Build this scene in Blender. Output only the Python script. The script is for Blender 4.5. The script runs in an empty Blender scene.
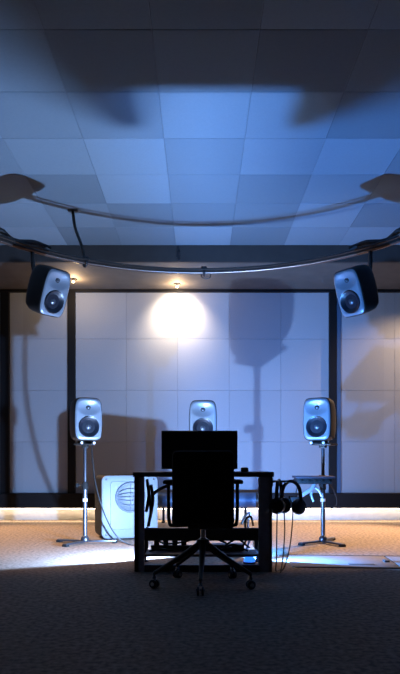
import bpy, bmesh, math, random
from mathutils import Vector, Matrix
random.seed(7)
C = bpy.context.scene.collection
PI = math.pi
# ---------------------------------------------------------------- materials
def mat(name, col, rough=.6, metal=0, emit=None, es=0, spec=.5):
    m = bpy.data.materials.new(name); m.use_nodes = True
    b = m.node_tree.nodes['Principled BSDF']
    b.inputs['Base Color'].default_value = (*col, 1)
    b.inputs['Roughness'].default_value = rough
    b.inputs['Metallic'].default_value = metal
    b.inputs['Specular IOR Level'].default_value = spec
    if emit:
        b.inputs['Emission Color'].default_value = (*emit, 1)
        b.inputs['Emission Strength'].default_value = es
    return m
def noisy(m, scale, amt, bump=0, bscale=None, dist=.002):
    nt = m.node_tree; b = nt.nodes['Principled BSDF']
    tc = nt.nodes.new('ShaderNodeTexCoord'); n = nt.nodes.new('ShaderNodeTexNoise')
    n.inputs['Scale'].default_value = scale; n.inputs['Detail'].default_value = 4
    nt.links.new(tc.outputs['Object'], n.inputs['Vector'])
    base = b.inputs['Base Color'].default_value[:3]
    r = nt.nodes.new('ShaderNodeValToRGB')
    r.color_ramp.elements[0].position = .35; r.color_ramp.elements[1].position = .65
    r.color_ramp.elements[0].color = (*[c*(1-amt) for c in base], 1)
    r.color_ramp.elements[1].color = (*[min(1, c*(1+amt)) for c in base], 1)
    nt.links.new(n.outputs['Fac'], r.inputs['Fac'])
    nt.links.new(r.outputs['Color'], b.inputs['Base Color'])
    if bump:
        n2 = nt.nodes.new('ShaderNodeTexNoise'); n2.inputs['Scale'].default_value = bscale or scale*2
        nt.links.new(tc.outputs['Object'], n2.inputs['Vector'])
        bp = nt.nodes.new('ShaderNodeBump'); bp.inputs['Strength'].default_value = bump
        bp.inputs['Distance'].default_value = dist
        nt.links.new(n2.outputs['Fac'], bp.inputs['Height']); nt.links.new(bp.outputs['Normal'], b.inputs['Normal'])
    return m
def tile_mat(name, col, axes, pitch, off, amt):
    """fabric panels: every panel has its own slightly different cloth tone"""
    m = mat(name, col, .9, spec=.2); nt = m.node_tree; b = nt.nodes['Principled BSDF']
    tc = nt.nodes.new('ShaderNodeTexCoord'); sp = nt.nodes.new('ShaderNodeSeparateXYZ')
    nt.links.new(tc.outputs['Object'], sp.inputs[0])
    cb = nt.nodes.new('ShaderNodeCombineXYZ')
    for i, a in enumerate(axes):
        s = nt.nodes.new('ShaderNodeMath'); s.operation = 'SUBTRACT'; s.inputs[1].default_value = off[i]
        d = nt.nodes.new('ShaderNodeMath'); d.operation = 'DIVIDE'; d.inputs[1].default_value = pitch[i]
        f = nt.nodes.new('ShaderNodeMath'); f.operation = 'FLOOR'
        nt.links.new(sp.outputs[a], s.inputs[0]); nt.links.new(s.outputs[0], d.inputs[0])
        nt.links.new(d.outputs[0], f.inputs[0]); nt.links.new(f.outputs[0], cb.inputs[i])
    w = nt.nodes.new('ShaderNodeTexWhiteNoise'); w.noise_dimensions = '3D'
    nt.links.new(cb.outputs[0], w.inputs['Vector'])
    n = nt.nodes.new('ShaderNodeTexNoise'); n.inputs['Scale'].default_value = 60
    nt.links.new(tc.outputs['Object'], n.inputs['Vector'])
    mr = nt.nodes.new('ShaderNodeMapRange'); mr.inputs['To Min'].default_value = 1-amt; mr.inputs['To Max'].default_value = 1+amt
    nt.links.new(w.outputs['Value'], mr.inputs['Value'])
    mr2 = nt.nodes.new('ShaderNodeMapRange'); mr2.inputs['To Min'].default_value = .94; mr2.inputs['To Max'].default_value = 1.06
    nt.links.new(n.outputs['Fac'], mr2.inputs['Value'])
    mu = nt.nodes.new('ShaderNodeMath'); mu.operation = 'MULTIPLY'
    nt.links.new(mr.outputs[0], mu.inputs[0]); nt.links.new(mr2.outputs[0], mu.inputs[1])
    vm = nt.nodes.new('ShaderNodeVectorMath'); vm.operation = 'SCALE'; vm.inputs[0].default_value = col
    nt.links.new(mu.outputs[0], vm.inputs['Scale']); nt.links.new(vm.outputs[0], b.inputs['Base Color'])
    return m
M = dict(
    carpet=noisy(mat('carpet', (.29, .23, .18), .95, spec=.15), 34, .36, .6, 260, .004),
    ceil_back=mat('ceiling_void', (.12, .122, .13), .9),
    ceil=tile_mat('ceiling_fabric', (.145, .185, .215), ('X', 'Y'), (.65, .645), (-.29, 4.476), .24),
    wallp=tile_mat('wall_fabric', (.27, .30, .34), ('X', 'Z'), (.72, .72), (-1.03, 1.09), .05),
    dark=noisy(mat('dark_paint', (.035, .035, .04), .7), 8, .1),
    soffit=noisy(mat('soffit_paint', (.085, .075, .065), .8), 5, .1),
    bulk=noisy(mat('bulkhead_paint', (.028, .024, .022), .8), 8, .1),
    black=mat('black_lacquer', (.004, .0045, .006), .6, spec=.2),
    plaster=noisy(mat('pale_skirting', (.62, .57, .5), .7), 9, .06),
    roomdark=noisy(mat('dark_wall_cloth', (.03, .03, .035), .9), 9, .1),
    baffle=noisy(mat('silver_baffle', (.19, .215, .25), .33, .3), 300, .05),
    cab=noisy(mat('charcoal_cabinet', (.02, .016, .014), .5), 200, .1),
    cone=mat('woofer_cone', (.008, .010, .016), .36),
    rubber=mat('black_rubber', (.01, .01, .01), .75, spec=.2),
    dome=mat('metal_dome', (.12, .13, .15), .3, .6),
    steel=noisy(mat('brushed_steel', (.10, .105, .12), .36, .85), 90, .08),
    darksteel=mat('dark_steel', (.06, .055, .05), .35, .8),
    bronze=mat('dark_bronze_tube', (.13, .10, .085), .3, .85),
    desk=noisy(mat('dark_desk_laminate', (.05, .042, .046), .42), 25, .2),
    deskgrey=noisy(mat('grey_desk_panel', (.42, .38, .40), .4), 25, .1),
    screen=mat('screen_back', (.008, .008, .009), .5),
    mesh=noisy(mat('black_upholstery', (.008, .008, .009), .9, spec=.2), 120, .3, .4, 300),
    chrome=mat('chrome', (.6, .6, .62), .15, 1),
    plastic=mat('black_plastic', (.015, .015, .017), .4),
    cable=mat('black_cable', (.012, .012, .012), .5),
    tube=mat('satin_tube', (.05, .10, .18), .5, .2),
    sub=noisy(mat('pale_sub_front', (.13, .15, .17), .5), 60, .04),
    subin=noisy(mat('grey_sub_inset', (.105, .12, .14), .5), 60, .05),
    subdriver=mat('grey_driver', (.09, .10, .115), .45),
    traytop=mat('dark_tray', (.03, .022, .03), .7, spec=.25),
    silver=mat('silver_paint', (.45, .47, .5), .35, .3),
    glow=mat('blue_glow', (.1, .3, .8), .4, 0, (.02, .15, 1), 1.1),
    white=mat('white_plastic', (.8, .8, .8), .4),
    plate=noisy(mat('floor_plate', (.22, .19, .175), .6, 0), 20, .1),
    slot=mat('vent_slot', (.05, .045, .045), .6),
    lens=mat('lamp_lens', (.2, .4, .8), .3, 0, (.12, .4, 1), 6),
    led=mat('led_strip', (1, .85, .65), .4, 0, (1, .82, .60), 10),
    bulb=mat('warm_bulb', (1, .8, .5), .4, 0, (1, .72, .42), 8),
)
# ---------------------------------------------------------------- mesh helpers
def box(bm, x0, x1, y0, y1, z0, z1, bev=0, mtx=None):
    r = bmesh.ops.create_cube(bm, size=1)
    vs = r['verts']
    bmesh.ops.scale(bm, verts=vs, vec=(x1-x0, y1-y0, z1-z0))
    bmesh.ops.translate(bm, verts=vs, vec=((x0+x1)/2, (y0+y1)/2, (z0+z1)/2))
    if bev:
        es = list({e for v in vs for e in v.link_edges})
        q = bmesh.ops.bevel(bm, geom=es, offset=bev, segments=2, affect='EDGES', profile=.6)
        vs = list({v for f in q['faces'] for v in f.verts} | {v for v in vs if v.is_valid})
    if mtx: bmesh.ops.transform(bm, matrix=mtx, verts=vs)
def tube(bm, pts, r, seg=10, closed=False, flat=1):
    pts = [Vector(p) for p in pts]; n = len(pts); rings = []
    rr = r if isinstance(r, (list, tuple)) else [r]*n
    prev = None
    for i, p in enumerate(pts):
        if closed: t = pts[(i+1) % n]-pts[i-1]
        else: t = pts[min(i+1, n-1)]-pts[max(i-1, 0)]
        t.normalize()
        up = Vector((0, 0, 1)) if abs(t.z) < .95 else Vector((0, 1, 0))
        if prev is not None and not closed:
            a = prev - t*prev.dot(t); a = a.normalized() if a.length > 1e-4 else t.cross(up).normalized()
        else: a = t.cross(up).normalized()
        prev = a; b = t.cross(a)
        rings.append([bm.verts.new(p + a*math.cos(k*2*PI/seg)*rr[i] + b*math.sin(k*2*PI/seg)*rr[i]*flat) for k in range(seg)])
    m = n if closed else n-1
    for i in range(m):
        A, B = rings[i], rings[(i+1) % n]
        for k in range(seg): bm.faces.new((A[k], A[(k+1) % seg], B[(k+1) % seg], B[k]))
    if not closed:
        bm.faces.new(rings[0][::-1]); bm.faces.new(rings[-1])
def lathe(bm, prof, seg=24, mtx=None):
    """profile of (radius, height) turned round z"""
    rings = []; new = []
    for r, z in prof:
        if r < 1e-5:
            v = bm.verts.new((0, 0, z)); rings.append([v]); new.append(v)
        else:
            g = [bm.verts.new((r*math.cos(k*2*PI/seg), r*math.sin(k*2*PI/seg), z)) for k in range(seg)]
            rings.append(g); new += g
    for A, B in zip(rings, rings[1:]):
        for k in range(seg):
            a0, a1 = A[k % len(A)], A[(k+1) % len(A)]; b0, b1 = B[k % len(B)], B[(k+1) % len(B)]
            f = []
            for v in (a0, a1, b1, b0):
                if v not in f: f.append(v)
            if len(f) > 2: bm.faces.new(f)
    if len(rings[0]) > 1: bm.faces.new(rings[0][::-1])
    if len(rings[-1]) > 1: bm.faces.new(rings[-1])
    if mtx: bmesh.ops.transform(bm, matrix=mtx, verts=new)
def rrect(w, h, r, n=6):
    out = []
    for cx, cz, a0 in ((w/2-r, h/2-r, 0), (-w/2+r, h/2-r, 90), (-w/2+r, -h/2+r, 180), (w/2-r, -h/2+r, 270)):
        for k in range(n+1):
            a = math.radians(a0+90*k/n); out.append((cx+r*math.cos(a), cz+r*math.sin(a)))
    return out
def loft(bm, secs, n=6, caps=(True, True)):
    """sections (y, w, h, r, cz) joined along y; bulge gives softly curved sides"""
    rings = []
    for s in secs:
        y, w, h, r, cz = s[:5]
        rings.append([bm.verts.new((x, y, z+cz)) for x, z in rrect(w, h, r, n)])
    for A, B in zip(rings, rings[1:]):
        k = len(A)
        for i in range(k): bm.faces.new((A[i], A[(i+1) % k], B[(i+1) % k], B[i]))
    if caps[0]: bm.faces.new(rings[0])
    if caps[1]: bm.faces.new(rings[-1][::-1])
FRONT = Matrix.Rotation(PI/2, 4, 'X')          # turns a z-axis lathe to face -y
def T(x, y, z): return Matrix.Translation((x, y, z))
def obj(name, bm, m, parent=None, smooth=True, loc=None):
    bmesh.ops.recalc_face_normals(bm, faces=bm.faces)
    me = bpy.data.meshes.new(name); bm.to_mesh(me); bm.free()
    if smooth:
        for p in me.polygons: p.use_smooth = True
        me.set_sharp_from_angle(angle=math.radians(38))
    o = bpy.data.objects.new(name, me); C.objects.link(o); me.materials.append(M[m])
    if parent: o.parent = parent
    if loc: o.location = loc
    return o
def tag(o, label, cat, group=None):
    o['label'] = label; o['category'] = cat
    if group: o['group'] = group
    return o
def thing(name, label, cat, loc=(0, 0, 0), rz=0, group=None):
    o = bpy.data.objects.new(name, None); C.objects.link(o); o.empty_display_size = .1
    o.location = loc; o.rotation_euler = (0, 0, rz)
    return tag(o, label, cat, group)
def struct(name, bm, m, smooth=False):
    o = obj(name, bm, m, None, smooth); o['kind'] = 'structure'; return o
def dup(o, parent=None):
    c = o.copy(); C.objects.link(c)
    if parent: c.parent = parent
    for ch in list(o.children): dup(ch, c)
    return c
N = bmesh.new
def curve_pts(ctrl, n=8):
    ctrl = [Vector(c) for c in ctrl]; P = [ctrl[0]*2-ctrl[1]]+ctrl+[ctrl[-1]*2-ctrl[-2]]; out = []
    for i in range(1, len(P)-2):
        a, b, c, d = P[i-1:i+3]
        for k in range(n):
            t = k/n
            out.append(.5*((2*b)+(c-a)*t+(2*a-5*b+4*c-d)*t*t+(3*b-a-3*c+d)*t**3))
    out.append(ctrl[-1]); return out
# ---------------------------------------------------------------- setting
YW = 8.9; ZC = 3.41; ZS = 3.21; YB = 7.64; XR = 4.2; YN = -1.6
b = N(); box(b, -XR-.2, XR+.2, YN-.2, YW+.4, -.12, 0); struct('floor', b, 'carpet')
b = N(); box(b, -XR-.2, XR+.2, YN-.2, YB, ZC+.006, ZC+.1); struct('ceiling', b, 'ceil_back')
def tiles(b, us, vs, put, gap=.0006, bev=.0035, dep=.0035):
    for u0, u1 in zip(us, us[1:]):
        for v0, v1 in zip(vs, vs[1:]):
            o = [put(*p, dep) for p in ((u0+gap, v0+gap), (u1-gap, v0+gap), (u1-gap, v1-gap), (u0+gap, v1-gap))]
            g = gap+bev
            i = [put(*p, 0) for p in ((u0+g, v0+g), (u1-g, v0+g), (u1-g, v1-g), (u0+g, v1-g))]
            O = [b.verts.new(p) for p in o]; I = [b.verts.new(p) for p in i]
            b.faces.new(I); b.faces.new(O[::-1])
            for k in range(4): b.faces.new((O[k], O[(k+1) % 4], I[(k+1) % 4], I[k]))
b = N()
xs = [-.29+.65*k for k in range(-6, 8)]; ys = [4.476+.645*k for k in range(-9, 5)]+[YB]
tiles(b, xs, ys, lambda u, v, d: (u, v, ZC+d)); struct('ceiling_panels', b, 'ceil')
b = N(); box(b, -XR, XR, YB, YB+.05, ZS, ZC+.1); struct('trim_1', b, 'bulk')               # bulkhead face
b = N(); box(b, -XR, XR, YB+.05, YW+.1, ZS, ZS+.05); struct('soffit', b, 'soffit')
b = N(); box(b, -XR-.1, XR+.1, YW+.006, YW+.15, 0, ZC); struct('wall_back', b, 'ceil_back')
b = N()
zs = [.37, 1.09, 1.81, 2.53, ZS]
put = lambda u, v, d: (u, YW+d, v)
tiles(b, [-1.75, -1.03, -.31, .41, 1.13, 1.80], zs, put)
tiles(b, [-2.66, -1.83], zs, put); tiles(b, [1.96, 2.72, 3.44, 4.16], zs, put); tiles(b, [-4.2, -3.48, -2.76], zs, put)
struct('wall_back_panels', b, 'wallp')
for i, (x0, x1) in enumerate(((-1.84, -1.735), (1.80, 1.90), (-2.78, -2.66))):
    b = N(); box(b, x0, x1, YW-.05, YW+.01, .37, ZS, .004); struct('trim_%d' % (i+2), b, 'black')
b = N(); box(b, 1.905, 1.965, YW-.03, YW+.01, .37, ZS-.035, .003); struct('trim_7', b, 'tube')
b = N(); box(b, -XR, XR, YW-.06, YW+.01, ZS-.035, ZS, .003); struct('trim_5', b, 'black')
b = N(); box(b, -XR, XR, YW-.12, YW+.01, .17, .375, .005); struct('baseboard_back', b, 'black')
b = N(); box(b, -XR, XR, YW-.0, YW+.012, 0, .17); struct('trim_6', b, 'plaster')
b = N(); box(b, -XR-.15, -XR, YN, YW, 0, ZC); struct('wall_left', b, 'roomdark')
b = N(); box(b, XR, XR+.15, YN, YW, 0, ZC); struct('wall_right', b, 'roomdark')
b = N(); box(b, -XR, XR, YN-.15, YN, 0, ZC); struct('wall_rear', b, 'roomdark')
# LED strip under the wall frame
b = N(); box(b, -XR+.1, XR-.1, YW-.085, YW-.07, .158, .1695)
tag(obj('led_strip', b, 'led', None, False), 'long warm light strip glowing under the black frame along the wall foot', 'light strip')
# ---------------------------------------------------------------- loudspeakers
SW, SH, SD = .286, .425, .27
def outline(u, v, w=SW, h=SH):
    """unit square -> softly barrelled rounded rectangle"""
    e = 6.5
    x = u*math.sqrt(1-v*v*.0) ; z = v
    l = (abs(u)**e+abs(v)**e)**(1/e); m = max(abs(u), abs(v))
    k = m/l if l > 1e-6 else 1
    x, z = u*k, v*k
    return x*w/2*(1-.07*z*z-.03*(z > 0)*z*z), z*h/2
def make_cabinet():
    bm = N(); n = 48; rings = []
    per = []
    for k in range(n):
        t = k/n*4; s = int(t); f = (t-s)*2-1
        per.append(((f, -1), (1, f), (-f, 1), (-1, -f))[s])
    for y, sc in ((-SD/2+.004, .955), (-SD/2+.012, .985), (-SD/2+.03, 1), (0, 1.0), (SD/2-.07, .97), (SD/2-.02, .88), (SD/2, .80)):
        rings.append([bm.verts.new((outline(u, v)[0]*sc, y, outline(u, v)[1]*sc)) for u, v in per])
    for A, B in zip(rings, rings[1:]):
        for i in range(n): bm.faces.new((A[i], A[(i+1) % n], B[(i+1) % n], B[i]))
    bm.faces.new(rings[-1][::-1])
    return bm
WZ, WR = -.075, .098      # woofer centre height and radius
TZ = .115
def make_baffle():
    bm = N(); n = 56; m = 72; g = {}
    for i in range(n+1):
        for j in range(m+1):
            u, v = -1+2*i/n, -1+2*j/m
            x, z = outline(u, v, SW*.945, SH*.955)
            e = max(abs(u), abs(v)); y = -SD/2-.006
            y += .012*max(0, (e-.86)/.14)**2
            q = math.hypot(x/.128, (z-TZ)/.085)       # elliptical waveguide around the tweeter
            if q < 1: y += .026*(1-q*q)**1.6
            q = math.hypot(x, z-WZ)/(WR+.008)
            if q < 1: y += .012*min(1, (1-q)/.08)
            g[i, j] = bm.verts.new((x, y, z))
    for i in range(n):
        for j in range(m):
            q = [g[i, j], g[i+1, j], g[i+1, j+1], g[i, j+1]]
            c = sum((v.co for v in q), Vector())/4
            if math.hypot(c.x, c.z-WZ) < WR-.004 or math.hypot(c.x, c.z-TZ) < .017: continue
            bm.faces.new(q)
    return bm
def make_speaker(pod=True):
    t = thing('studio_monitor', 'x', 'loudspeaker')
    body = bpy.data.objects.new('speaker_body', None)
    obj('cabinet', make_cabinet(), 'cab', t)
    obj('baffle', make_baffle(), 'baffle', t)
    b = N(); y = SD/2
    lathe(b, [(WR+.004, -.012), (WR+.006, .006), (WR+.001, .012), (WR-.008, .008), (WR-.016, .0), (WR-.03, -.008), (.055, -.024), (.030, -.036), (.0, -.037)], 40, T(0, -y-.002, WZ) @ FRONT)
    wf = obj('woofer', b, 'cone', t)
    b = N(); lathe(b, [(.036, -.034), (.033, -.020), (.024, -.008), (.012, -.001), (0, .001)], 24, T(0, -y-.002, WZ) @ FRONT)
    obj('dust_cap', b, 'dome', wf)
    b = N(); lathe(b, [(.024, -.04), (.024, -.019), (.018, -.016), (.016, -.024), (0, -.025)], 24, T(0, -y, TZ) @ FRONT)
    tw = obj('tweeter', b, 'rubber', t)
    b = N(); lathe(b, [(.0155, -.024), (.012, -.014), (.006, -.009), (0, -.008)], 18, T(0, -y, TZ) @ FRONT)
    obj('tweeter_dome', b, 'dome', tw)
    if pod:
        b = N(); box(b, -.085, .085, -.11, .08, -SH/2-.028, -SH/2-.016, .004)
        box(b, -.06, .06, -.08, .06, -SH/2-.018, -SH/2+.006, .004)
        p = obj('isolation_base', b, 'rubber', t)
        for sx in (-1, 1):
            b = N(); lathe(b, [(.012, -.004), (.014, 0), (.009, .006), (0, .008)], 14, T(sx*.062, -.108, -SH/2-.018) @ FRONT)
            obj('foot_cap', b, 'white', p)
    return t
def aim(o, target):
    d = Vector(target)-o.location
    yaw = math.atan2(d.x, -d.y); pitch = math.atan2(d.z, math.hypot(d.x, d.y))
    o.rotation_euler = (-pitch, 0, yaw)
def make_stand(label, group, loc, rz, H):
    t = thing('speaker_stand', label, 'speaker stand', loc, rz, group)
    b = N(); lathe(b, [(.022, .02), (.022, H*.55), (.0235, H*.56)], 16); obj('lower_pole', b, 'steel', t)
    b = N(); lathe(b, [(.0165, H*.5), (.0165, H-.012)], 16); obj('upper_pole', b, 'steel', t)
    b = N(); lathe(b, [(.030, H*.54), (.031, H*.56), (.031, H*.61), (.024, H*.62)], 16)
    cl = obj('height_clamp', b, 'rubber', t)
    b = N(); tube(b, [(-.02, -.01, H*.585), (-.07, -.02, H*.585)], .008); box(b, -.085, -.062, -.04, 0, H*.585-.02, H*.585+.02, .005)
    obj('clamp_knob', b, 'rubber', cl)
    b = N(); box(b, -.09, .09, -.12, .09, H-.014, H, .003); box(b, -.03, .03, -.03, .03, H-.04, H-.012, .003); obj('top_plate', b, 'darksteel', t)
    b = N(); lathe(b, [(.04, .02), (.042, .03), (.04, .055), (.03, .07), (.024, .075)], 20); obj('hub', b, 'steel', t)
    for a in (-118, 5, 160):
        a = math.radians(a); b = N()
        box(b, .01, .31, -.024, .024, .012, .03, .004, Matrix.Rotation(a, 4, 'Z'))
        lg = obj('leg', b, 'steel', t)
        b = N(); box(b, .27, .318, -.027, .027, 0, .022, .004, Matrix.Rotation(a, 4, 'Z')); obj('rubber_foot', b, 'rubber', lg)
    b = N(); lathe(b, [(.024, H*.42), (.024, H*.45)], 16); obj('cable_tie', b, 'white', t)
    return t
g_st = 'loudspeakers on floor stands'
Hst = .99
zc = Hst+SH/2+.028
L = make_speaker(); L.location = (-1.146, 6.35, zc)
tag(L, 'silver-fronted black loudspeaker on the left floor stand, beside the subwoofer', 'loudspeaker', 'silver-fronted loudspeakers')
R_ = dup(L); R_.location = (1.20, 6.35, zc)
tag(R_, 'silver-fronted black loudspeaker on the right floor stand, above the flat tray', 'loudspeaker', 'silver-fronted loudspeakers')
Cc = dup(L); Cc.location = (.03, 6.62, zc)
tag(Cc, 'silver-fronted loudspeaker rising behind the black computer monitor', 'loudspeaker', 'silver-fronted loudspeakers')
aim(L, (0, 4.0, zc)); aim(R_, (0, 4.0, zc)); aim(Cc, (0.03, 4.2, zc))
sl = make_stand('steel speaker stand at left, standing beside the pale subwoofer', 'steel speaker stands', (-1.146, 6.35, 0), 0, Hst)
sr = dup(sl); sr.location = (1.226, 6.35, 0); sr.rotation_euler = (0, 0, math.radians(55)); sr['label'] = 'steel speaker stand at right, with the flat tray clamped to its pole'
sc_ = dup(sl); sc_.location = (.03, 6.62, 0); sc_.rotation_euler = (0, 0, math.radians(20)); sc_['label'] = 'steel speaker stand in the middle, standing behind the desk, monitor and chair'
# ceiling ring speakers
HL = make_speaker(False); HL.location = (-1.39, 5.79, 2.37)
tag(HL, 'silver-fronted loudspeaker hung from the ceiling ring at upper left, tilted down', 'loudspeaker', 'silver-fronted loudspeakers')
HR = dup(HL); HR.location = (1.43, 5.79, 2.37)
tag(HR, 'silver-fronted loudspeaker hung from the ceiling ring at upper right, tilted down', 'loudspeaker', 'silver-fronted loudspeakers')
aim(HL, (.7, 4.1, 1.30)); aim(HR, (-.7, 4.1, 1.30))
bpy.context.view_layer.update()
RC = Vector((0, 4.51, 2.79)); RR = 2.13
for s in (HL, HR):          # yoke from the cabinet's back up to the ring
    d = Vector((s.location.x-RC.x, s.location.y-RC.y, 0)).normalized()
    ringp = RC+d*RR
    inv = s.matrix_world.inverted()
    p0 = Vector((0, SD/2-.03, .02)); p1 = Vector((0, SD/2+.05, .04)); p3 = inv @ (ringp-Vector((0, 0, .02)))
    b = N(); tube(b, [p0, p1, (p1+p3)/2+Vector((0, .02, 0)), p3], .02, 10)
    box(b, -.06, .06, SD/2-.02, SD/2+.012, -.05, .09, .004)
    m = obj('mounting_bracket', b, 'darksteel', s)
# ---------------------------------------------------------------- suspended ring rail
rg = thing('ceiling_ring_rail', 'round dark metal rail hung below the ceiling, carrying two loudspeakers and cables', 'rail', RC)
n = 128
b = N(); tube(b, [(RR*math.cos(2*PI*k/n), RR*math.sin(2*PI*k/n), 0) for k in range(n)], .025, 12, True); obj('rail_tube', b, 'bronze', rg)
b = N(); tube(b, [((RR-.055)*math.cos(2*PI*k/n), (RR-.055)*math.sin(2*PI*k/n), .012) for k in range(n)], .012, 8, True); obj('conduit_tube', b, 'darksteel', rg)
def rp(px):   # angle on the ring behind photo column
    k = (px-200)/637; A = 1+k*k; Bq = -2*4.51; Cq = 4.51**2-RR**2
    D = (-Bq+math.sqrt(Bq*Bq-4*A*Cq))/(2*A); return math.atan2(D-4.51, k*D)
def hanger(a, out):
    b = N(); c, s = math.cos(a), math.sin(a)
    P = [(RR*c, RR*s, .02), ((RR+out*.3)*c, (RR+out*.3)*s, .2), ((RR+out*.8)*c, (RR+out*.8)*s, .42), ((RR+out)*c, (RR+out)*s, ZC-2.79-.005)]
    tube(b, curve_pts(P, 4), .016, 8)
    box(b, -.05, .05, -.03, .03, ZC-2.79-.012, ZC-2.79+.004, .003, Matrix.Translation(((RR+out)*c, (RR+out)*s, 0)) @ Matrix.Translation((0, 0, 0)))
    h = obj('hanger', b, 'darksteel', rg); return h
def clamp(a, w=.05):
    b = N(); c, s = math.cos(a), math.sin(a)
    m = Matrix.Rotation(a, 4, 'Z')
    pts = [(RR-.01+.048*math.cos(t), 0, -.002+.045*math.sin(t)) for t in [2*PI*k/16 for k in range(16)]]
    tube(b, [m @ Vector(p) for p in pts], .012, 8, True)
    box(b, RR-.035, RR+.045, -.03, .03, .02, .05, .004, m)
    return obj('clamp', b, 'plastic', rg)
al = rp(85)
hanger(al, .33); clamp(al)
for a in (rp(204),): clamp(a)
b = N(); a = rp(206); m = Matrix.Rotation(a, 4, 'Z')
tube(b, [m @ Vector((RR+.02, .05*math.cos(t), -.035+.028*math.sin(t))) for t in [2*PI*k/20 for k in range(20)]], .005, 6, True)
obj('cable_loop', b, 'cable', rg)
for a in (math.radians(15), math.radians(165), math.radians(-40), math.radians(-140), math.radians(-90)): hanger(a, .25); clamp(a)
for sgn in (-1, 1):     # cable bundles lying along the rail near each hung speaker
    b = N(); a0 = rp(200+sgn*150); a1 = rp(200+sgn*235); P = []
    for k in range(15):
        a = a0+(a1-a0)*k/14; rr = RR-.01+.02*math.sin(k*1.3)
        P.append((rr*math.cos(a), rr*math.sin(a), .055+.02*math.sin(k*.9)))
    tube(b, P, .026, 8); obj('cable_bundle', b, 'cable', rg)
# cable drop on the bulkhead
b = N(); x = -.26; tube(b, curve_pts([(x, YB-.012, ZC-.01), (x-.01, YB-.02, ZC-.1), (x+.01, YB-.02, ZC-.19)], 4), .01)
box(b, x-.022, x+.022, YB-.03, YB, ZC-.15, ZC-.09, .004)
tag(obj('cable_hook', b, 'plastic'), 'small black cable hook hanging on the dark bulkhead above the ring rail', 'hook')
# ---------------------------------------------------------------- subwoofer
sb = thing('subwoofer', 'large pale-fronted subwoofer on the floor between left stand and desk', 'subwoofer', (-.725, 6.62, 0), math.radians(18))
b = N(); W, Hh = .60, .66
loft(b, [(.02, W-.02, Hh-.02, .05, .015+Hh/2), (.03, W, Hh, .06, .015+Hh/2), (.44, W, Hh, .06, .015+Hh/2), (.47, W-.05, Hh-.05, .05, .015+Hh/2)], 8)
obj('cabinet', b, 'black', sb)
b = N(); loft(b, [(0, W-.035, Hh-.035, .055, .015+Hh/2), (.006, W-.012, Hh-.012, .06, .015+Hh/2), (.022, W-.006, Hh-.006, .06, .015+Hh/2)], 8)
fp = obj('front_panel', b, 'sub', sb)
b = N(); loft(b, [(-.004, W-.19, Hh-.17, .03, .36), (.002, W-.18, Hh-.16, .035, .36)], 6); obj('inset_panel', b, 'subin', fp)
for sx in (-1, 1):
    for z in (.06, .63):
        b = N(); lathe(b, [(.011, -.004), (.011, .001), (.007, .003)], 12, T(sx*.25, 0, z) @ FRONT); obj('screw', b, 'darksteel', fp)
b = N(); cz = .445
lathe(b, [(.158, 0), (.160, .006), (.152, .012), (.146, .008), (.140, .004), (.04, .0), (0, .004)], 40, T(0, -.004, cz) @ FRONT)
dr = obj('driver', b, 'subdriver', sb)
b = N()
dome = lambda x, z: -.016-.03*(1-(x*x+z*z)/.148**2)
for sg in (-1, -.45, 0, .45, 1):        # bowed guard bars running across
    P = []
    for j in range(15):
        x = .146*(-1+2*j/14)*.999; w_ = math.sqrt(max(0, 1-(x/.148)**2)); z = sg*.085*w_ if sg else 0
        P.append((x, dome(x, z), cz+z))
    tube(b, P, .0038, 6)
tube(b, [(0, dome(0, z), cz+z) for z in [.146*(-1+2*j/14) for j in range(15)]], .004, 6)
tube(b, [(.148*math.cos(2*PI*k/40), -.018, cz+.148*math.sin(2*PI*k/40)) for k in range(40)], .007, 8, True)
obj('driver_guard', b, 'subin', sb)
for sx in (-1, 1):
    for y in (.07, .4):
        b = N(); lathe(b, [(.02, 0), (.022, .02)], 14, T(sx*.22, y, 0)); obj('foot', b, 'rubber', sb)
# ---------------------------------------------------------------- desk
D0, D1 = 4.69, 5.15
ZT = .736
dk = thing('studio_desk', 'small dark open-framed studio desk carrying the black monitor', 'desk', (.02, D0, 0))
b = N(); box(b, -.515, .525, -.01, 5.06-D0, ZT-.036, ZT, .004); obj('desktop', b, 'desk', dk)
for s, (x0, x1) in enumerate(((-.505, -.43), (.41, .512))):
    b = N(); box(b, x0 if s == 0 else x1-.025, x0+.036 if s == 0 else x1, 0, D1-D0, 0, ZT-.036, .003)
    box(b, x0 if s == 0 else x0, x1, 0, .03, 0, ZT-.036, .003)
    obj('side_panel', b, 'deskgrey', dk)
b = N(); box(b, -.43, .425, .01, .05, .228, .322, .004); obj('cross_rail', b, 'desk', dk)
b = N(); box(b, -.43, .425, .02, 4.98-D0, .108, .128, .003); obj('lower_shelf', b, 'desk', dk)
b = N(); box(b, -.43, .425, .0, .05, .0, .05, .003); obj('floor_rail', b, 'desk', dk)
b = N(); box(b, -.43, .425, 4.98-D0-.05, 4.98-D0, .21, .25, .003); obj('rear_rail', b, 'desk', dk)
b = N(); tube(b, curve_pts([(-.42, .15, .50), (-.36, .14, .58), (-.24, .14, .645), (-.16, .14, .695)], 5), .013, 10); box(b, -.2, -.12, .1, .18, .685, .70, .002)
obj('angled_brace', b, 'steel', dk)
b = N()
for k, (x, z) in enumerate(((-.415, .56), (-.40, .45), (-.385, .52))): tube(b, curve_pts([(x, .06, z+.12), (x+.015, .04, z), (x-.005, .05, z-.12)], 4), .012, 8)
obj('cable_hanger', b, 'plastic', dk)
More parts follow.
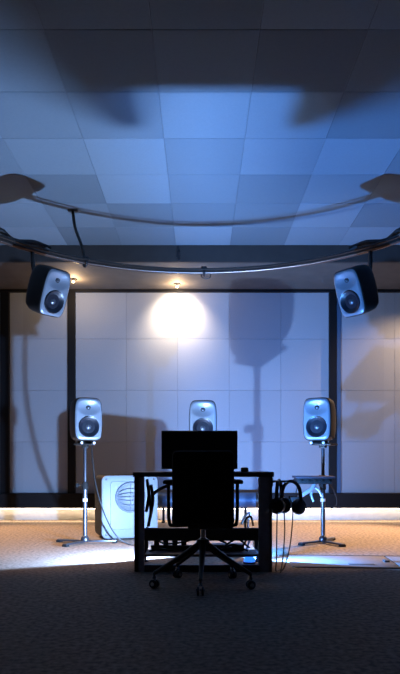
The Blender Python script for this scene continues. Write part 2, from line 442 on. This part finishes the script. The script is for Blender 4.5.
# things on the desk
mo = thing('computer_monitor', 'large black flat monitor standing on the desk, behind the chair', 'monitor', (-.004, 4.86, ZT))
b = N(); box(b, -.29, .29, -.012, .022, .02, .313, .006); obj('bezel', b, 'screen', mo)
b = N(); box(b, -.275, .275, -.0145, -.012, .035, .30); obj('screen', b, 'plastic', mo)
b = N(); box(b, -.03, .03, .01, .05, .0, .18, .004); box(b, -.12, .12, -.05, .09, 0, .008, .003); obj('stand', b, 'plastic', mo)
b = N(); lathe(b, [(.028, 0), (.03, .012), (.027, .03), (.018, .034), (0, .035)], 20)
o = obj('volume_knob', b, 'plastic', None, True, (.335, 4.78, ZT)); tag(o, 'small round black controller knob on the right end of the desktop', 'controller')
b = N(); lathe(b, [(.018, 0), (.02, .02), (.012, .028)], 16)
kb = thing('keyboard', 'thin dark keyboard lying on the desktop under the monitor', 'keyboard', (0, 4.76, ZT)); b.free()
b = N(); box(b, -.2, .2, -.055, .045, 0, .014, .003); obj('base', b, 'plastic', kb)
b = N()
for i in range(14):
    for j in range(5): box(b, -.19+i*.0272, -.19+i*.0272+.023, -.048+j*.018, -.048+j*.018+.015, .013, .019)
obj('keys', b, 'rubber', kb)
# ---------------------------------------------------------------- chair
ch = thing('office_chair', 'black office chair with high square back and chrome star base before the desk', 'chair', (.02, 4.18, 0))
b = N(); loft(b, [(-.10, .385, .46, .03, .645), (-.085, .40, .48, .035, .645), (-.05, .40, .48, .035, .645), (-.035, .385, .46, .03, .645)], 6); obj('backrest', b, 'mesh', ch)
b = N(); box(b, -.205, .205, -.03, .40, .40, .47, .02); obj('seat', b, 'mesh', ch)
b = N(); box(b, -.03, .03, -.075, .1, .375, .40, .004); box(b, -.03, .03, -.09, -.07, .38, .6, .004); obj('back_bracket', b, 'plastic', ch)
b = N(); box(b, -.10, .10, .0, .24, .365, .40, .008); tube(b, [(.08, .12, .37), (.2, .1, .365)], .007); obj('tilt_mechanism', b, 'darksteel', ch)
b = N(); lathe(b, [(.026, .26), (.026, .31), (.018, .312), (.018, .375)], 18); obj('gas_column', b, 'chrome', ch)
for sx in (-1, 1):
    b = N()
    P = [(sx*.08, .12, .385), (sx*.2, .12, .382), (sx*.226, .12, .40), (sx*.232, .12, .5), (sx*.232, .12, .67)]
    tube(b, curve_pts(P, 4), .0125, 10); ar = obj('armrest', b, 'plastic', ch)
    b = N(); box(b, sx*.232-.033, sx*.232+.033, 0, .24, .665, .69, .01); obj('arm_pad', b, 'rubber', ar)
b = N(); lathe(b, [(.042, .245), (.045, .27), (.04, .30), (.028, .305)], 18); obj('base_hub', b, 'darksteel', ch)
for k in range(5):
    a = math.radians(-93+72*k); c, s = math.cos(a), math.sin(a)
    b = N(); tube(b, [(.02*c, .02*s, .275), (.17*c, .17*s, .18), (.325*c, .325*s, .095)], [.022, .018, .013], 10)
    lg = obj('base_leg', b, 'darksteel', ch)
    b = N()
    lathe(b, [(.008, .07), (.008, .1)], 10, T(.325*c, .325*s, 0))
    rot = T(.325*c, .325*s, .028) @ Matrix.Rotation(a+.6*k, 4, 'Z') @ Matrix.Rotation(PI/2, 4, 'X')
    for dz in (-.022, .006): lathe(b, [(.012, dz), (.028, dz+.002), (.028, dz+.014), (.012, dz+.016)], 16, rot)
    cs = obj('castor', b, 'plastic', lg)
    b = N(); lathe(b, [(.013, -.026), (.013, .026)], 12, rot); lathe(b, [(.014, .06), (.012, .075), (0, .078)], 12, T(.325*c, .325*s, 0)); obj('castor_axle', b, 'chrome', cs)
# ---------------------------------------------------------------- silver tube behind the desk
st = thing('satin_tube', 'horizontal satin metal tube in front of the wall foot, seen through the desk', 'tube', (.06, 8.55, 0))
b = N(); lathe(b, [(.09, -.72), (.1, -.71), (.1, .71), (.09, .72)], 28, T(0, 0, .30) @ Matrix.Rotation(PI/2, 4, 'Y')); obj('tube_body', b, 'tube', st)
for x in (-.55, .55):
    b = N(); box(b, x-.02, x+.02, -.08, .08, 0, .02, .003); box(b, x-.015, x+.015, -.02, .02, .01, .21, .003); obj('foot', b, 'rubber', st)
for s in (-1, 1):
    b = N(); lathe(b, [(.1, .0), (.107, .004), (.107, .03), (.1, .034)], 28, T(s*.70-.017, 0, .30) @ Matrix.Rotation(PI/2, 4, 'Y')); obj('end_collar', b, 'darksteel', st)
# ---------------------------------------------------------------- headphones on the desk side
def headphones(label, loc, rz, tilt):
    t = thing('headphones', label, 'headphones', loc, rz, 'headphones hung on the desk'); t.rotation_euler = (tilt, 0, rz); t.scale = (1.15, 1.15, 1.15)
    b = N(); P = [(.078*math.cos(a), 0, -.075+.085*math.sin(a)) for a in [PI*k/16 for k in range(17)]]
    tube(b, [(.082, 0, -.12)]+P+[(-.082, 0, -.12)], .012, 8); obj('headband', b, 'plastic', t)
    for s in (-1, 1):
        b = N(); lathe(b, [(.03, -.024), (.05, -.018), (.052, 0), (.046, .014), (.02, .022), (0, .022)], 22, T(s*.07, 0, -.15) @ Matrix.Rotation(s*PI/2, 4, 'Y'))
        e = obj('ear_cup', b, 'plastic', t)
        b = N(); tube(b, [(s*.066+.034*math.cos(a)*0-s*.02, .034*math.cos(a), -.15+.034*math.sin(a)) for a in [2*PI*k/18 for k in range(18)]], .012, 8, True)
        obj('ear_cushion', b, 'rubber', e)
    return t
b = N(); tube(b, [(.535, 4.74, .665), (.64, 4.74, .665), (.70, 4.74, .672)], .009, 8); box(b, .533, .541, 4.71, 4.77, .63, .695, .002)
tag(obj('wall_hook', b, 'darksteel'), 'dark hook screwed to the right side of the desk, holding headphones', 'hook')
h1 = headphones('black headphones hung nearest on the hook at the desk right side', (.588, 4.74, .66), math.radians(72), 0)
h2 = headphones('black headphones hung outermost on the desk hook, cups turned sideways', (.678, 4.735, .655), math.radians(-50), 0)
def cable(name, ctrl, r, label, group=None, m='cable'):
    b = N(); tube(b, curve_pts(ctrl, 8), r, 6); return tag(obj(name, b, m), label, 'cable', group)
gh = 'cables hanging from the headphones'
cable('headphone_cable', [(.572, 4.70, .49), (.565, 4.68, .35), (.562, 4.68, .1), (.56, 4.70, .008), (.60, 4.76, .006)], .0045, 'thin black cable hanging closest to the desk side from the headphones', gh)
cable('headphone_cable', [(.62, 4.71, .5), (.625, 4.70, .3), (.61, 4.69, .1), (.59, 4.66, .008)], .0045, 'thin black cable hanging in the middle of three under the headphones', gh)
cable('headphone_cable', [(.66, 4.72, .56), (.685, 4.70, .45), (.665, 4.70, .2), (.62, 4.66, .05), (.58, 4.62, .008)], .0045, 'thin black cable hanging farthest from the desk under the headphones', gh)
# ---------------------------------------------------------------- tray on the right stand
ty = thing('equipment_tray', 'flat dark tray clamped to the right stand pole, with a silver wishbone arm', 'tray', (1.11, 6.18, 0))
b = N(); box(b, -.20, .17, -.16, .12, .655, .675, .004); obj('tray_plate', b, 'traytop', ty)
b = N(); box(b, -.185, .14, -.14, .10, .60, .655, .008); obj('device_box', b, 'rubber', ty)
b = N(); box(b, .08, .135, .09, .185, .60, .66, .005); lathe(b, [(.036, .57), (.036, .68)], 18, T(.105, .15, 0)); obj('pole_clamp', b, 'steel', ty)
b = N()
tube(b, curve_pts([(0, -.03, .60), (-.04, -.06, .55), (-.12, -.08, .50), (-.19, -.10, .455)], 5), [.02]*16, 10)
tube(b, curve_pts([(-.02, -.04, .57), (.03, -.05, .54), (.06, -.06, .48)], 5), .011, 8)
tube(b, curve_pts([(-.03, -.05, .56), (-.04, -.06, .49), (-.02, -.07, .43)], 5), .011, 8)
obj('wishbone_arm', b, 'silver', ty)
b = N(); box(b, -.25, -.17, -.15, -.05, .41, .48, .012); tube(b, [(-.25, -.10, .44), (-.33, -.12, .455)], .018, 10); obj('swivel_head', b, 'rubber', ty)
for k in range(5):
    b = N(); lathe(b, [(.012, 0), (.012, .016)], 10, T(-.15+k*.065, -.14, .627) @ FRONT); obj('control_knob', b, 'darksteel', ty)
cable('tray_cable', [(1.27, 6.3, .60), (1.33, 6.32, .52), (1.36, 6.33, .40), (1.30, 6.36, .33)], .006, 'short dark cable looping below the tray at the right stand')
cable('tray_lead', [(.95, 6.18, .60), (.93, 6.17, .5), (.96, 6.18, .42)], .005, 'short dark lead dangling from the left end of the flat tray')
# ---------------------------------------------------------------- floor hatch on the right
fh = thing('floor_hatch', 'flat grey cable hatch set across the carpet at right, with a dark vent slot', 'floor hatch', (1.15, 5.17, 0), math.radians(-4))
for x0, x1 in ((-.42, .40), (.41, 1.3)):
    b = N(); box(b, x0, x1, -.30, .30, 0, .006, .002); obj('cover_plate', b, 'plate', fh)
b = N(); box(b, .03, .23, -.19, -.13, .004, .009, .002); obj('vent_grille', b, 'slot', fh)
b = N(); box(b, .335, .375, -.04, .04, .004, .02, .003); obj('lift_tab', b, 'slot', fh)
for y in (-.313, .305):
    b = N(); box(b, -.42, 1.3, y, y+.012, 0, .009, .002); obj('edge_strip', b, 'darksteel', fh)
# ---------------------------------------------------------------- cables
cable('speaker_cable', [(-1.10, 6.42, 1.03), (-1.07, 6.34, .85), (-1.03, 6.28, .60), (-.94, 6.22, .32), (-.82, 6.2, .10), (-.70, 6.2, .012), (-.55, 6.1, .006)], .007, 'black cable running from the left speaker down across the subwoofer front')
gu = 'cables tangled under the desk'
cabs = [
 ([(-.40, 4.78, .32), (-.3, 4.85, .2), (-.15, 4.9, .19), (.05, 4.85, .24), (.2, 4.8, .2)], 'black cable sagging behind the cross rail from the desk left side'),
 ([(.40, 4.78, .33), (.38, 4.80, .40), (.34, 4.80, .36), (.35, 4.85, .22), (.3, 4.85, .14)], 'black cable looping up over the cross rail beside the right desk leg'),
 ([(-.38, 4.8, .14), (-.3, 4.78, .16), (-.22, 4.85, .14), (-.1, 4.82, .17), (.0, 4.88, .14)], 'black cable snaking over the left half of the lower desk shelf'),
 ([(.36, 4.8, .14), (.25, 4.78, .19), (.15, 4.85, .14), (.28, 4.86, .22), (.38, 4.9, .15)], 'black cable coiled over the right half of the lower desk shelf'),
 ([(.05, 4.9, .142), (.15, 4.8, .15), (.24, 4.88, .16), (.1, 4.93, .142), (.02, 4.8, .15)], 'black cable looped in the middle of the lower desk shelf'),
]
for p, l in cabs: cable('cable', p, .008, l, gu)
ps = thing('power_strip', 'black power strip lying on the lower shelf of the desk', 'power strip', (-.22, 4.93, .128))
b = N(); box(b, -.16, .16, -.025, .025, 0, .04, .005); obj('strip_body', b, 'plastic', ps)
for k in range(4):
    b = N(); box(b, -.135+k*.07, -.095+k*.07, -.018, .018, .038, .075, .004); obj('plug', b, 'rubber', ps)
rk = thing('rack_unit', 'dark flat audio unit on the right of the lower desk shelf', 'audio unit', (.2, 4.95, .128))
b = N(); box(b, -.16, .14, -.06, .06, 0, .045, .004); obj('chassis', b, 'plastic', rk)
for k in range(3):
    b = N(); lathe(b, [(.012, 0), (.01, .014)], 12, T(-.1+k*.05, -.06, .022) @ FRONT); obj('knob', b, 'darksteel', rk)
# ---------------------------------------------------------------- lamps
LA, LB = (-.452, 5.19, .165), (.473, 5.19, .165)
def uplight(label, p, power, col, side, inner):
    t = thing('floor_uplight', label, 'lamp', (p[0], p[1], 0), 0, 'blue floor lamps behind the desk')
    b = N(); lathe(b, [(.03, 0), (.031, .008), (.018, .014), (.018, .05), (.026, .06), (.028, .12), (.026, .142), (.021, .138), (.019, .13)], 20); obj('housing', b, 'plastic', t)
    b = N(); lathe(b, [(.02, .128), (.016, .138), (0, .142)], 20); obj('lens', b, 'lens', t)
    b = N(); box(b, -.032, .032, -.033, -.030, .11, .205, .001); obj('added_shield', b, 'darksteel', t)          # added plate, keeps the beam off the room's near half
    b = N(); x = -side*.030; box(b, min(x, x-side*.003), max(x, x-side*.003), -.03, inner, .11, .27, .001); obj('added_shield', b, 'darksteel', t)  # added plate, cuts the beam towards the other side of the room
    if side > 0:
        b = N(); box(b, .030, .033, .014, .066, .11, .186, .001); obj('added_shield', b, 'darksteel', t)  # added plate, holds the low beam off the tray
    l = bpy.data.lights.new('uplight', 'SPOT'); l.energy = power; l.color = col
    l.spot_size = PI; l.spot_blend = .12; l.shadow_soft_size = .018
    o = bpy.data.objects.new('uplight_beam', l); C.objects.link(o); o.location = p
    o.rotation_euler = (PI/2+math.radians(24), 0, -side*math.radians(28))
uplight('small lamp on the floor behind the left desk panel', LA, 430, (.33, .54, 1), -1, .026)
uplight('small glowing blue lamp on the floor behind the right desk panel', LB, 430, (.085, .33, 1), 1, .12)
gl = thing('added_glow_dome', 'small added dome giving a blue glow on the floor inside the right desk panel', 'lamp', (.395, 5.09, 0))  # added dome, its glow stands in for clutter lit blue by the lamp
b = N(); lathe(b, [(.05, 0), (.052, .012), (.048, .016)], 20); obj('base', b, 'plastic', gl)
b = N(); lathe(b, [(.046, .014), (.044, .035), (.034, .058), (.018, .07), (0, .074)], 20); obj('dome', b, 'glow', gl)
cable('cable', [(.395, 5.145, .012), (.375, 5.15, .10), (.405, 5.14, .20), (.385, 5.13, .30), (.40, 5.12, .40), (.36, 5.11, .37), (.33, 5.1, .31)], .009, 'pale cable rising in bends above the added blue dome inside the right desk panel', None, 'white')
def downlight(label, x, y, power, wash=0):
    t = thing('downlight', label, 'lamp', (x, y, ZS), 0, 'warm downlights under the soffit')
    b = N(); lathe(b, [(.045, -.012), (.045, 0)], 20); lathe(b, [(.012, -.03), (.012, -.01)], 10); obj('ceiling_plate', b, 'darksteel', t)
    b = N(); lathe(b, [(0, -.05), (.014, -.046), (.017, -.036), (.012, -.026)], 16); obj('bulb', b, 'bulb', t)
    l = bpy.data.lights.new('downlight', 'POINT'); l.energy = power; l.color = (1, .66, .36); l.shadow_soft_size = .03
    o = bpy.data.objects.new('downlight_glow', l); C.objects.link(o); o.location = (x, y, ZS-.095)
    if wash:
        l = bpy.data.lights.new('wall_wash', 'SPOT'); l.energy = wash; l.color = (1, .74, .50); l.shadow_soft_size = .04
        l.spot_size = math.radians(112); l.spot_blend = 1
        o = bpy.data.objects.new('wall_wash_beam', l); C.objects.link(o); o.location = (x, y, ZS-.06)
        o.rotation_euler = (math.radians(46), 0, 0)
downlight('small warm lamp under the soffit above the middle wall panel', -.31, YW-.32, 9, 100)
downlight('small warm lamp under the soffit behind the upper left loudspeaker', -1.66, YW-.55, 8)
#
#
def added_spot(label, x, y, power, target, cone):  # spots added out of view for extra warm light
    t = thing('downlight', label, 'lamp', (x, y, ZS), 0, 'warm downlights under the soffit')
    b = N(); lathe(b, [(.045, -.02), (.05, 0)], 20); obj('ceiling_plate', b, 'darksteel', t)
    b = N(); lathe(b, [(0, -.03), (.03, -.026), (.034, -.018)], 16); obj('bulb', b, 'bulb', t)
    l = bpy.data.lights.new('downlight', 'SPOT'); l.energy = power; l.color = (1, .62, .34); l.shadow_soft_size = .03
    l.spot_size = math.radians(cone); l.spot_blend = .7
    o = bpy.data.objects.new('added_spot_beam', l); C.objects.link(o); o.location = (x, y, ZS-.045)
    o.rotation_euler = (Vector(target)-o.location).to_track_quat('-Z', 'Y').to_euler()
#
added_spot('unseen added warm spot in the soffit aimed at the right floor', 3.2, 8.0, 950, (1.5, 7.0, 0), 54)  # added to warm the right floor
added_spot('unseen added warm spot in the soffit aimed at the left floor', -3.2, 8.0, 560, (-2.0, 6.9, 0), 56)  # added to warm the left floor
added_spot('unseen added warm spot in the soffit aimed at the right wall panels', 3.5, 8.1, 130, (2.5, 8.9, 1.2), 90)  # added to brighten the right wall
# LED strip's own light
l = bpy.data.lights.new('led_light', 'AREA'); l.shape = 'RECTANGLE'; l.size = 2*XR-.3; l.size_y = .03; l.energy = 12; l.color = (1, .70, .42)
o = bpy.data.objects.new('led_light', l); C.objects.link(o); o.location = (0, YW-.11, .155); o.rotation_euler = (math.radians(-35), 0, 0); l.spread = math.radians(105)
# ---------------------------------------------------------------- world, camera
w = bpy.data.worlds.new('world'); bpy.context.scene.world = w; w.use_nodes = True
w.node_tree.nodes['Background'].inputs['Color'].default_value = (.3, .4, .7, 1)
w.node_tree.nodes['Background'].inputs['Strength'].default_value = .0
cam = bpy.data.cameras.new('camera'); co = bpy.data.objects.new('camera', cam); C.objects.link(co)
co.location = (0, 0, .81); co.rotation_euler = (PI/2, 0, 0)
cam.sensor_fit = 'HORIZONTAL'; cam.sensor_width = 36; cam.lens = 637/400*36; cam.shift_y = 125/400; cam.clip_start = .05
s = bpy.context.scene; s.camera = co
s.view_settings.view_transform = 'Standard'; s.view_settings.look = 'None'; s.view_settings.gamma = 1
s.view_settings.use_curve_mapping = False; s.view_settings.exposure = .75
